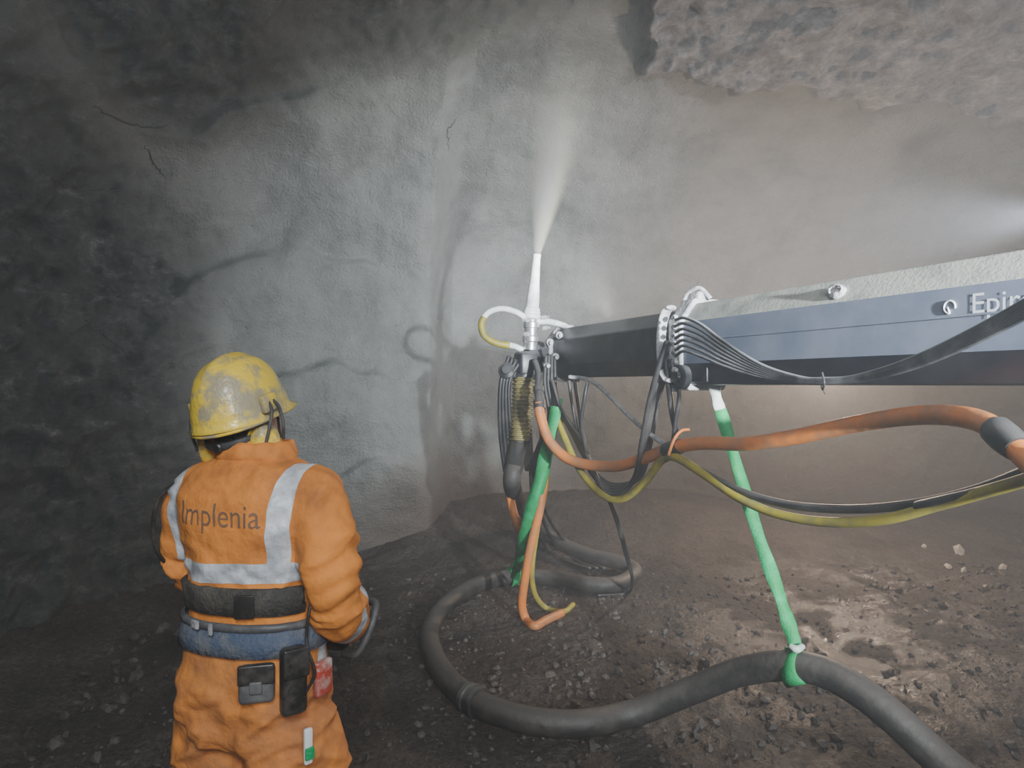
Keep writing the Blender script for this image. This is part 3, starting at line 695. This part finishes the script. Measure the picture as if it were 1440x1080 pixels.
tube('logo_swirl', [lp-a_*(0.018*math.cos(k*.55-.3))+Vector((0, 0, 1))*(0.020*math.sin(k*.55-.3)) for k in range(10)]+[lp-a_*-.006], 0.003, M['logo'], parent=boom, n=3)

# ------------------------------------------------------------------ nozzle head
noz = empty('spray_nozzle')
ND = 4.78
tip = P(755, 358, ND); base = P(748, 438, ND)
ax = (tip-base).normalized(); Ln = (tip-base).length
lathe('nozzle_cone', base, ax, [(0, .055), (.02, .055), (.03, .046), (.10, .044), (Ln*.55, .034), (Ln-.03, .027), (Ln, .030)], M['white_plastic'], parent=noz)
lathe('nozzle_flange', base-ax*0.06, ax, [(0, .045), (.01, .068), (.035, .068), (.04, .058), (.06, .06), (.07, .05)], M['white_plastic'], parent=noz)
lathe('mixing_chamber', P(746, 492, ND), (P(748, 445, ND)-P(746, 492, ND)), [(0, .05), (.05, .05), (.06, .06), (.09, .06), (.10, .047), (.15, .047), (.155, .055), (.19, .055), (.2, .045), (.24, .045)], M['chrome'], parent=noz)
for k, (uu, vv) in enumerate([(735, 450), (762, 447), (738, 470), (764, 462)]):
    lathe('clamp_%d' % k, P(uu, vv, ND-.03), (1, -.4, 0.1), [(0, .016), (.03, .016), (.032, .01), (.05, .01)], M['dusty_steel'], 12, noz)
tube('air_hose_loop', [P(744, 452, ND-.02), P(728, 440, ND-.05), P(706, 434, ND-.06), P(686, 440, ND-.06), P(677, 456, ND-.06), P(681, 472, ND-.06), P(697, 482, ND-.05), P(720, 486, ND-.02), P(735, 492, ND)], 0.021, M['white_plastic'], parent=noz)
tube('air_hose_yellow_sleeve', [P(681, 446, ND-.06), P(677, 456, ND-.06), P(681, 472, ND-.06), P(697, 482, ND-.05), P(716, 486, ND-.03)], 0.0235, M['yellow_hose'], parent=noz)
tube('water_pipe', [P(752, 452, ND), P(775, 453, ND-.03), P(796, 460, ND-.05), P(806, 475, ND-.05)], 0.022, M['white_plastic'], parent=noz)
hp = BP(1.0, 0, 1.915)
lathe('swivel_motor', hp, (P(742, 505, ND)-hp), [(0, .12), (.05, .12), (.06, .09), (.13, .09), (.14, .11), (.19, .11), (.2, .08), (.26, .08)], M['black_steel'], parent=noz)
rbox('swivel_yoke', P(741, 512, ND), (0.16, 0.16, 0.18), M['black_steel'], Matrix.Rotation(0.3, 3, 'Z'), 0.03, noz)
rbox('tilt_bracket', P(722, 522, ND), (0.1, 0.12, 0.1), M['black_steel'], Matrix.Rotation(0.5, 3, 'Y'), 0.02, noz)
lathe('tilt_hub', P(712, 522, ND-.08), (0, -1, 0.2), [(0, .055), (.03, .055), (.04, .03), (.06, .03)], M['black_steel'], parent=noz)
for k, (uu, vv) in enumerate([(770, 480), (783, 470), (778, 500), (766, 512)]):
    lathe('hydraulic_fitting_%d' % k, P(uu, vv, ND-.13), (0.3, -1, -0.2), [(0, .018), (.03, .018), (.032, .024), (.05, .024), (.055, .014), (.08, .014)], M['dusty_steel'], 12, noz)
top_ = P(737, 528, ND); bot = P(731, 622, ND-.05)
pr = []; Lr = (bot-top_).length; nr = 17
for k in range(nr):
    h0 = Lr*k/nr; h1 = Lr*(k+.5)/nr
    pr += [(h0, .066), (h0+Lr/nr*.25, .078), (h1, .078), (h0+Lr/nr*.75, .066)]
lathe('ribbed_bellows', top_, (bot-top_), pr, M['spring'], parent=noz)
lathe('bellows_clamp', top_-(bot-top_).normalized()*0.03, (bot-top_), [(0, .085), (.05, .085)], M['black_steel'], parent=noz)

# ------------------------------------------------------------------ hoses
ch = empty('concrete_hose')
hr = 0.064
path = [P(1480, 1230, 2.1), P(1400, 1135, 2.35), P(1325, 1072, 2.5), P(1240, 995, 2.66), P(1170, 950, 2.82), P(1110, 936, 2.95), P(1040, 945, 3.15), P(970, 972, 3.3),
        G(890, 1003, hr), G(810, 1018, hr), G(730, 1010, hr), G(665, 985, hr), G(622, 945, hr), G(604, 900, hr), G(617, 862, hr), G(655, 830, hr), G(710, 812, hr), G(770, 812, hr), G(830, 822, hr+.01), G(872, 820, hr+.02), G(893, 803, hr+.02),
        G(868, 790, hr+.03), G(820, 778, hr+.04), G(775, 756, hr+.06), G(745, 728, hr+.12), P(722, 690, 4.95), P(724, 650, 4.8), P(731, 615, 4.74)]
tube('rubber_hose', path, hr, M['hose_big'], seg=22, parent=ch, n=12)
cpl = G(665, 985, hr); cp2 = G(690, 998, hr)
lathe('hose_coupling', cpl, (cp2-cpl), [(-.05, .068), (-.045, .078), (-.02, .078), (-.015, .07), (.02, .07), (.025, .08), (.05, .08), (.055, .068)], M['black_rubber'], parent=ch)

oh = empty('orange_hose')
tube('water_hose', [P(758, 566, 4.42), P(760, 585, 4.40), P(774, 622, 4.35), P(805, 648, 4.25), P(860, 656, 4.0), P(905, 645, 3.75), P(945, 630, 3.5), P(990, 623, 3.27), P(1050, 624, 3.05), P(1120, 614, 2.82), P(1200, 597, 2.57), P(1280, 585, 2.3), P(1345, 585, 2.08), P(1395, 600, 1.93), P(1440, 640, 1.8), P(1520, 720, 1.6)],
     0.0325, M['orange_hose'], parent=oh, seg=18)
lathe('hose_end_coupling', P(759, 575, 4.41), P(757, 540, 4.5)-P(759, 575, 4.41), [(0, .036), (.02, .04), (.06, .04), (.065, .03), (.12, .028), (.125, .036), (.16, .036)], M['black_rubber'], parent=oh)
tube('coupling_elbow', [P(757, 545, 4.48), P(757, 525, 4.56), P(752, 508, 4.66)], .022, M['black_rubber'], parent=oh)
pA, pB = P(1398, 602, 1.925), P(1432, 632, 1.82)
lathe('hose_clamp', pA, (pB-pA), [(0, .037), (.01, .042), ((pB-pA).length*.5, .043), ((pB-pA).length*.8, .04), ((pB-pA).length, .036)], M['black_rubber'], parent=oh)
tube('clamp_tail', [P(1400, 604, 1.9), P(1425, 612, 1.85), P(1432, 628, 1.8)], 0.006, M['black_rubber'], parent=oh)
pA, pB = P(936, 633, 3.55), P(955, 628, 3.45)
lathe('hose_wrap', pA, (pB-pA), [(0, .036), (.02, .04), (.1, .04), (.13, .036)], M['black_rubber'], parent=oh)
tube('wrap_knot', [P(940, 640, 3.45), P(948, 618, 3.43), P(958, 606, 3.42), P(970, 604, 3.41)], 0.008, M['orange_hose'], parent=oh)
oh2 = empty('orange_hose')
tube('drop_hose', [P(762, 575, 4.72), P(766, 650, 4.72), P(760, 710, 4.7), P(747, 765, 4.75), P(738, 815, 4.8), P(734, 850, 4.85), G(740, 872, .035), G(752, 880, .035), G(768, 872, .035), G(790, 862, .03)], 0.031, M['orange_hose'], parent=oh2)
tube('side_hose', [P(712, 560, 4.9), P(712, 630, 4.92), P(718, 700, 4.95), P(730, 745, 5.05), G(748, 800, .04)], 0.03, M['orange_hose'], parent=oh2)

yh = empty('yellow_hose')
tube('air_hose', [P(782, 572, 4.6), P(790, 605, 4.5), P(812, 655, 4.3), P(842, 692, 4.1), P(872, 702, 3.95), P(905, 680, 3.75), P(930, 648, 3.6), P(950, 643, 3.45), P(985, 664, 3.25), P(1035, 698, 3.0), P(1090, 722, 2.8), P(1160, 734, 2.58), P(1240, 731, 2.35), P(1320, 710, 2.15), P(1390, 690, 1.97), P(1450, 672, 1.82), P(1540, 640, 1.6)],
     [.022]*8+[.019]*8, M['yellow_hose'], parent=yh)
tube('drop_hose', [P(772, 610, 4.8), P(768, 680, 4.8), P(756, 740, 4.85), P(748, 800, 4.9), P(752, 835, 5.0), G(768, 855, .025), G(792, 860, .025), G(806, 850, .025)], 0.02, M['yellow_hose'], parent=yh)

bh = empty('black_hydraulic_hose')
def bk(name, pts, r=.014, m='black_rubber'): tube(name, pts, r, M[m], parent=bh, seg=10)
bk('hose_1', [P(945, 640, 3.5), P(980, 658, 3.3), P(1040, 690, 3.0), P(1110, 710, 2.75), P(1200, 716, 2.5), P(1290, 708, 2.25), P(1370, 690, 2.05), P(1440, 664, 1.87), P(1530, 625, 1.6)], .017)
bk('hose_2', [P(1290, 712, 2.22), P(1370, 694, 2.02), P(1440, 674, 1.85), P(1530, 640, 1.6)], .017)
for k in range(5):
    j = (k-2)*0.03
    bk('bundle_%d' % k, [P(938+k*2, 480, 3.45+j), P(925+k*3, 520, 3.5+j), P(912+k*3, 570, 3.6+j), P(903+k*3, 620, 3.7+j), P(893+k*2, 670, 3.85+j), P(872-k, 694-k*3, 4.0+j), P(850-k*2, 690-k*5, 4.15+j), P(832-k*3, 655-k*4, 4.3+j), P(812-k*4, 610-k*4, 4.45+j), P(790-k*4, 578, 4.6+j), P(776-k*2, 535, 4.65+j)], .0145)
for k in range(3):
    bk('loop_%d' % k, [P(800+k*8, 535, 4.4), P(806+k*8, 575, 4.4), P(815+k*5, 620, 4.4), P(828+k*3, 660, 4.4), P(850, 690, 4.4), P(866+k*2, 730, 4.5), P(880+k*2, 780, 4.75), P(889, 815, 5.0), G(882, 834, .02), G(840, 838, .02)] if k < 2 else
       [P(826, 538, 4.2), P(822, 560, 4.2), P(818, 600, 4.25), P(830, 650, 4.3), P(845, 690, 4.3)], .012)
for k in range(4):
    bk('head_hose_%d' % k, [P(716+k*5, 500+k*3, 4.72), P(704+k*4, 540, 4.7), P(703+k*5, 600, 4.74), P(708+k*5, 650, 4.82), P(716+k*3, 690, 4.95)], .014)
for k in range(4):
    bk('front_hose_%d' % k, [P(768+k*4, 500, 4.6), P(766+k*5, 540, 4.62), P(772+k*4, 585-k*6, 4.65), P(760+k*4, 620, 4.7), P(742+k*4, 660, 4.75), P(740+k*3, 640, 4.85), P(746, 600, 4.9)], .013)
bk('diagonal_hose', [P(800, 530, 4.4), P(828, 534, 4.3), P(852, 552, 4.15), P(885, 585, 3.9), P(920, 615, 3.65), P(945, 630, 3.5)], .013, 'dusty_steel')
for k in range(3):
    bk('floor_hose_%d' % k, [P(745+k*4, 640, 4.9), P(752+k*8, 720, 5.0), G(770+k*14, 775-k*5, .03), G(800+k*14, 790, .03), G(830+k*10, 800, .08)], .015)
bk('collar_drop_1', [P(935, 505, 3.45), P(940, 540, 3.45), P(945, 580, 3.48), P(952, 612, 3.5)], .015)
bk('collar_drop_2', [P(942, 505, 3.4), P(955, 550, 3.4), P(950, 590, 3.44), P(946, 625, 3.48)], .011)

cb = empty('control_cable_bundle')
for k in range(7):
    z = k*6.5
    tube('cable_%d' % k, [P(950, 450+z*1.3, 3.32), P(962, 447+z*1.2, 3.24), P(985, 456+z*1.15, 3.12), P(1020, 482+z*.85, 2.97), P(1070, 513+z*.45, 2.78), P(1125, 531+z*.16, 2.58), P(1158, 533+z*.14, 2.48), P(1200, 530+z*.15, 2.37), P(1265, 511+z*.3, 2.19), P(1340, 478+z*.45, 2.01), P(1440, 424+z*.6, 1.80), P(1560, 352+z*.7, 1.55)],
         0.0082, M['cable'], parent=cb, seg=9)
tube('cable_tie', [P(1156, 524, 2.46), P(1159, 537, 2.43), P(1157, 548, 2.46), P(1155, 537, 2.51), P(1156, 524, 2.48)], 0.004, M['black_rubber'], parent=cb, n=4)
tube('tie_tail', [P(1157, 546, 2.46), P(1160, 554, 2.44)], 0.002, M['black_rubber'], parent=cb)

# ------------------------------------------------------------------ straps
def ribbon(name, pts, w, side, material, parent, twist=0.0, n=14, th=0.005):
    p = catmull(pts, n); V, Fc = [], []
    m = len(p)
    for i in range(m):
        t = (p[min(m-1, i+1)]-p[max(0, i-1)]).normalized()
        s = Vector(side); s = (s-t*s.dot(t)).normalized()
        s = Quaternion(t, twist*i/m+0.25*math.sin(i*0.23)) @ s
        q = t.cross(s)
        ww = w*(1+0.12*math.sin(i*0.37))
        for aa, bb in ((-1, -1), (0, -1.6), (1, -1), (1, 1), (0, 0.4), (-1, 1)):
            V.append(p[i]+s*(aa*ww/2)+q*(bb*th/2))
    for i in range(m-1):
        for k in range(6):
            k2 = (k+1) % 6; Fc.append((i*6+k, i*6+k2, i*6+6+k2, i*6+6+k))
    return mesh_obj(name, V, Fc, [material], True, parent)
s1_ = empty('lifting_strap')
ribbon('upper_webbing', [P(1003, 535, 3.36), P(1008, 560, 3.32), P(1014, 580, 3.3)], .05, (1, -.2, 0), M['white_strap'], s1_)
ribbon('webbing', [P(1013, 576, 3.3), P(1035, 650, 3.22), P(1062, 740, 3.1), P(1090, 820, 3.0), P(1110, 880, 2.93), P(1119, 912, 2.9)], .055, (1, -.2, 0), M['green_strap'], s1_)
ribbon('webbing_back', [P(1010, 570, 3.36), P(1038, 660, 3.3), P(1066, 745, 3.2), P(1095, 830, 3.08), P(1119, 905, 2.96)], .045, (1, -.1, 0.1), M['green_strap'], s1_, 0.5)
tq = Vector((P(1170, 950, 2.82)-P(1040, 945, 3.15))).normalized(); hc = P(1120, 938, 2.93)
e1 = Vector((0, 0, 1)); e1 = (e1-tq*e1.dot(tq)).normalized(); e2 = tq.cross(e1)
ribbon('hose_sling', [hc+e1*(.071*math.cos(k*math.pi/6))+e2*(.071*math.sin(k*math.pi/6)) for k in range(13)], .085, tq, M['green_strap'], s1_, n=4, th=.006)
tube('strap_knot', [P(1111, 908, 2.88), P(1120, 913, 2.86), P(1129, 909, 2.88)], [.012, .016, .012], M['white_strap'], parent=s1_)
ribbon('sling_leg', [P(1119, 912, 2.9), hc+e1*.07], .06, (1, 0, 0), M['green_strap'], s1_, n=6)
s2_ = empty('lifting_strap')
ribbon('webbing', [P(783, 572, 4.55), P(774, 612, 4.5), P(760, 665, 4.55), P(745, 720, 4.65), P(733, 770, 4.9), P(724, 815, 5.4)], .075, (1, -.2, 0), M['green_strap'], s2_, 0.4)
ribbon('webbing_back', [P(786, 560, 4.6), P(778, 612, 4.6), P(764, 680, 4.65), P(742, 750, 4.8), P(722, 800, 5.3)], .05, (1, .2, 0), M['green_strap'], s2_, -0.4)
hc = G(722, 811, hr); tq = (G(770, 812, hr)-G(655, 830, hr)).normalized(); e1 = Vector((0, 0, 1)); e2 = tq.cross(e1)
ribbon('hose_sling', [hc+e1*(.071*math.cos(k*math.pi/6))+e2*(.071*math.sin(k*math.pi/6)) for k in range(13)], .08, tq, M['green_strap'], s2_, n=4, th=.006)

# ------------------------------------------------------------------ spray + haze
spray = empty('shotcrete_spray')
s0 = P(755, 360, ND); s1v = P(802, 78, 5.4)
axs = (s1v-s0); SL = axs.length
R0, R1 = .024, .40
V, Fc = [], []; seg = 28; rows = 8
for j in range(rows+1):
    f = j/rows; r = R0+R1*f
    for k in range(seg):
        a = 2*math.pi*k/seg; V.append(Vector((r*math.cos(a), r*math.sin(a), SL*f)))
for j in range(rows):
    for k in range(seg):
        k2 = (k+1) % seg; Fc.append((j*seg+k, j*seg+k2, (j+1)*seg+k2, (j+1)*seg+k))
Fc.append(tuple(range(seg-1, -1, -1))); Fc.append(tuple(rows*seg+k for k in range(seg)))
sm = bpy.data.materials.new('spray_mist'); sm.use_nodes = True; nt = sm.node_tree; nt.nodes.clear()
out = N(nt, 'ShaderNodeOutputMaterial'); vs = N(nt, 'ShaderNodeVolumeScatter'); vs.inputs['Color'].default_value = (.98, .99, .74, 1); vs.inputs['Anisotropy'].default_value = 0.0
tc = N(nt, 'ShaderNodeTexCoord'); sp = N(nt, 'ShaderNodeSeparateXYZ'); nt.links.new(tc.outputs['Object'], sp.inputs[0])
x, y, z = sp.outputs
f = mth('DIVIDE', z, SL)
rad = mth('ADD', mth('MULTIPLY', f, R1), R0)
rr = mth('SQRT', mth('ADD', mth('MULTIPLY', x, x), mth('MULTIPLY', y, y)))
q = mth('DIVIDE', rr, rad)
fall = mth('POWER', mth('MAXIMUM', mth('SUBTRACT', 1.0, q), 0.0), 2.0)
den = mth('DIVIDE', 2.6, mth('POWER', rad, 1.35))
den = mth('MULTIPLY', mth('MINIMUM', mth('MULTIPLY', den, fall), 150.0), mth('POWER', mth('MAXIMUM', mth('SUBTRACT', 1.0, f), 0.0), 1.7))
nt.links.new(den, vs.inputs['Density']); nt.links.new(vs.outputs[0], out.inputs['Volume'])
so = mesh_obj('mist_cone', V, Fc, [sm], True, spray)
so.location = s0; so.rotation_mode = 'QUATERNION'; so.rotation_quaternion = Vector((0, 0, 1)).rotation_difference(axs)

hm_ = bpy.data.materials.new('dust_haze'); hm_.use_nodes = True; nt = hm_.node_tree; nt.nodes.clear()
out = N(nt, 'ShaderNodeOutputMaterial'); vs = N(nt, 'ShaderNodeVolumeScatter'); vs.inputs['Color'].default_value = (.94, .96, 1, 1); vs.inputs['Density'].default_value = .031; vs.inputs['Anisotropy'].default_value = .2
nt.links.new(vs.outputs[0], out.inputs['Volume'])
bm = bmesh.new(); bmesh.ops.create_cube(bm, size=1.0); bmesh.ops.scale(bm, vec=(11.8, 15.8, 6.4), verts=bm.verts); bmesh.ops.translate(bm, vec=(2.2, 1.7, 2.4), verts=bm.verts)
hz = bpy.data.meshes.new('dust_haze'); bm.to_mesh(hz); bm.free(); hz.materials.append(hm_)
COL.objects.link(bpy.data.objects.new('dust_haze', hz))

# ------------------------------------------------------------------ lights
def aim(o, tgt): o.rotation_euler = (Vector(tgt)-o.location).to_track_quat('-Z', 'Y').to_euler()
def light(name, kind, loc, tgt, e, col, rad=.08, size=60, blend=1.0):
    l = bpy.data.lights.new(name, kind); l.energy = e; l.color = col
    if kind == 'AREA': l.size = rad
    else: l.shadow_soft_size = rad
    if kind == 'SPOT': l.spot_size = math.radians(size); l.spot_blend = blend
    o = bpy.data.objects.new(name, l); COL.objects.link(o); o.location = loc
    if tgt: aim(o, tgt)
    return o
light('machine_headlight', 'SPOT', (2.7, -2.3, 2.05), (0.15, 7.0, 1.9), 5600, (.86, .94, 1.0), .09, 44, 1.0)
light('machine_headlight', 'SPOT', (2.75, -2.3, 2.10), (0.10, 7.6, 2.25), 7500, (.88, .95, 1.0), .09, 18, 1.0)
light('boom_work_light', 'SPOT', (2.75, 0.3, 2.75), (3.0, 4.6, 5.0), 620, (1.0, .97, .98), .10, 84, 1.0)
light('spray_fill_light', 'SPOT', (0.60, 4.16, 2.12), (0.22, 5.0, 3.0), 190, (1.0, 1.0, .92), .04, 70, 1.0)  # added spot that brightens the spray, not an actual lamp on the boom
light('rear_work_light', 'POINT', (3.0, 6.5, 1.95), None, 300, (1.0, .74, .54), .10)
light('tunnel_flood_light', 'SPOT', (4.25, 5.3, 3.02), (1.0, 6.6, 2.9), 1500, (.80, .88, 1.0), .1, 62, 1.0)
light('fill_light', 'AREA', (1.2, -2.5, 3.0), (-.6, 2.5, 1.2), 135, (.97, .98, 1.0), 0.8)  # unseen soft fill added behind the camera to brighten the worker
light('fill_light', 'AREA', (0.2, -1.8, 3.6), (-3.0, 4.2, 2.6), 125, (.90, .97, 1.0), 0.7)  # second added fill, lifts the dark left wall; no real lamp here
w = bpy.data.worlds.new('world'); SC.world = w; w.use_nodes = True
w.node_tree.nodes['Background'].inputs[0].default_value = (.02, .022, .025, 1)

cam = bpy.data.cameras.new('camera'); cam.sensor_width = 36; cam.lens = 24; cam.clip_start = .05
co = bpy.data.objects.new('camera', cam); COL.objects.link(co); co.location = (0, 0, CZ); co.rotation_euler = (math.radians(90), 0, 0)
SC.camera = co
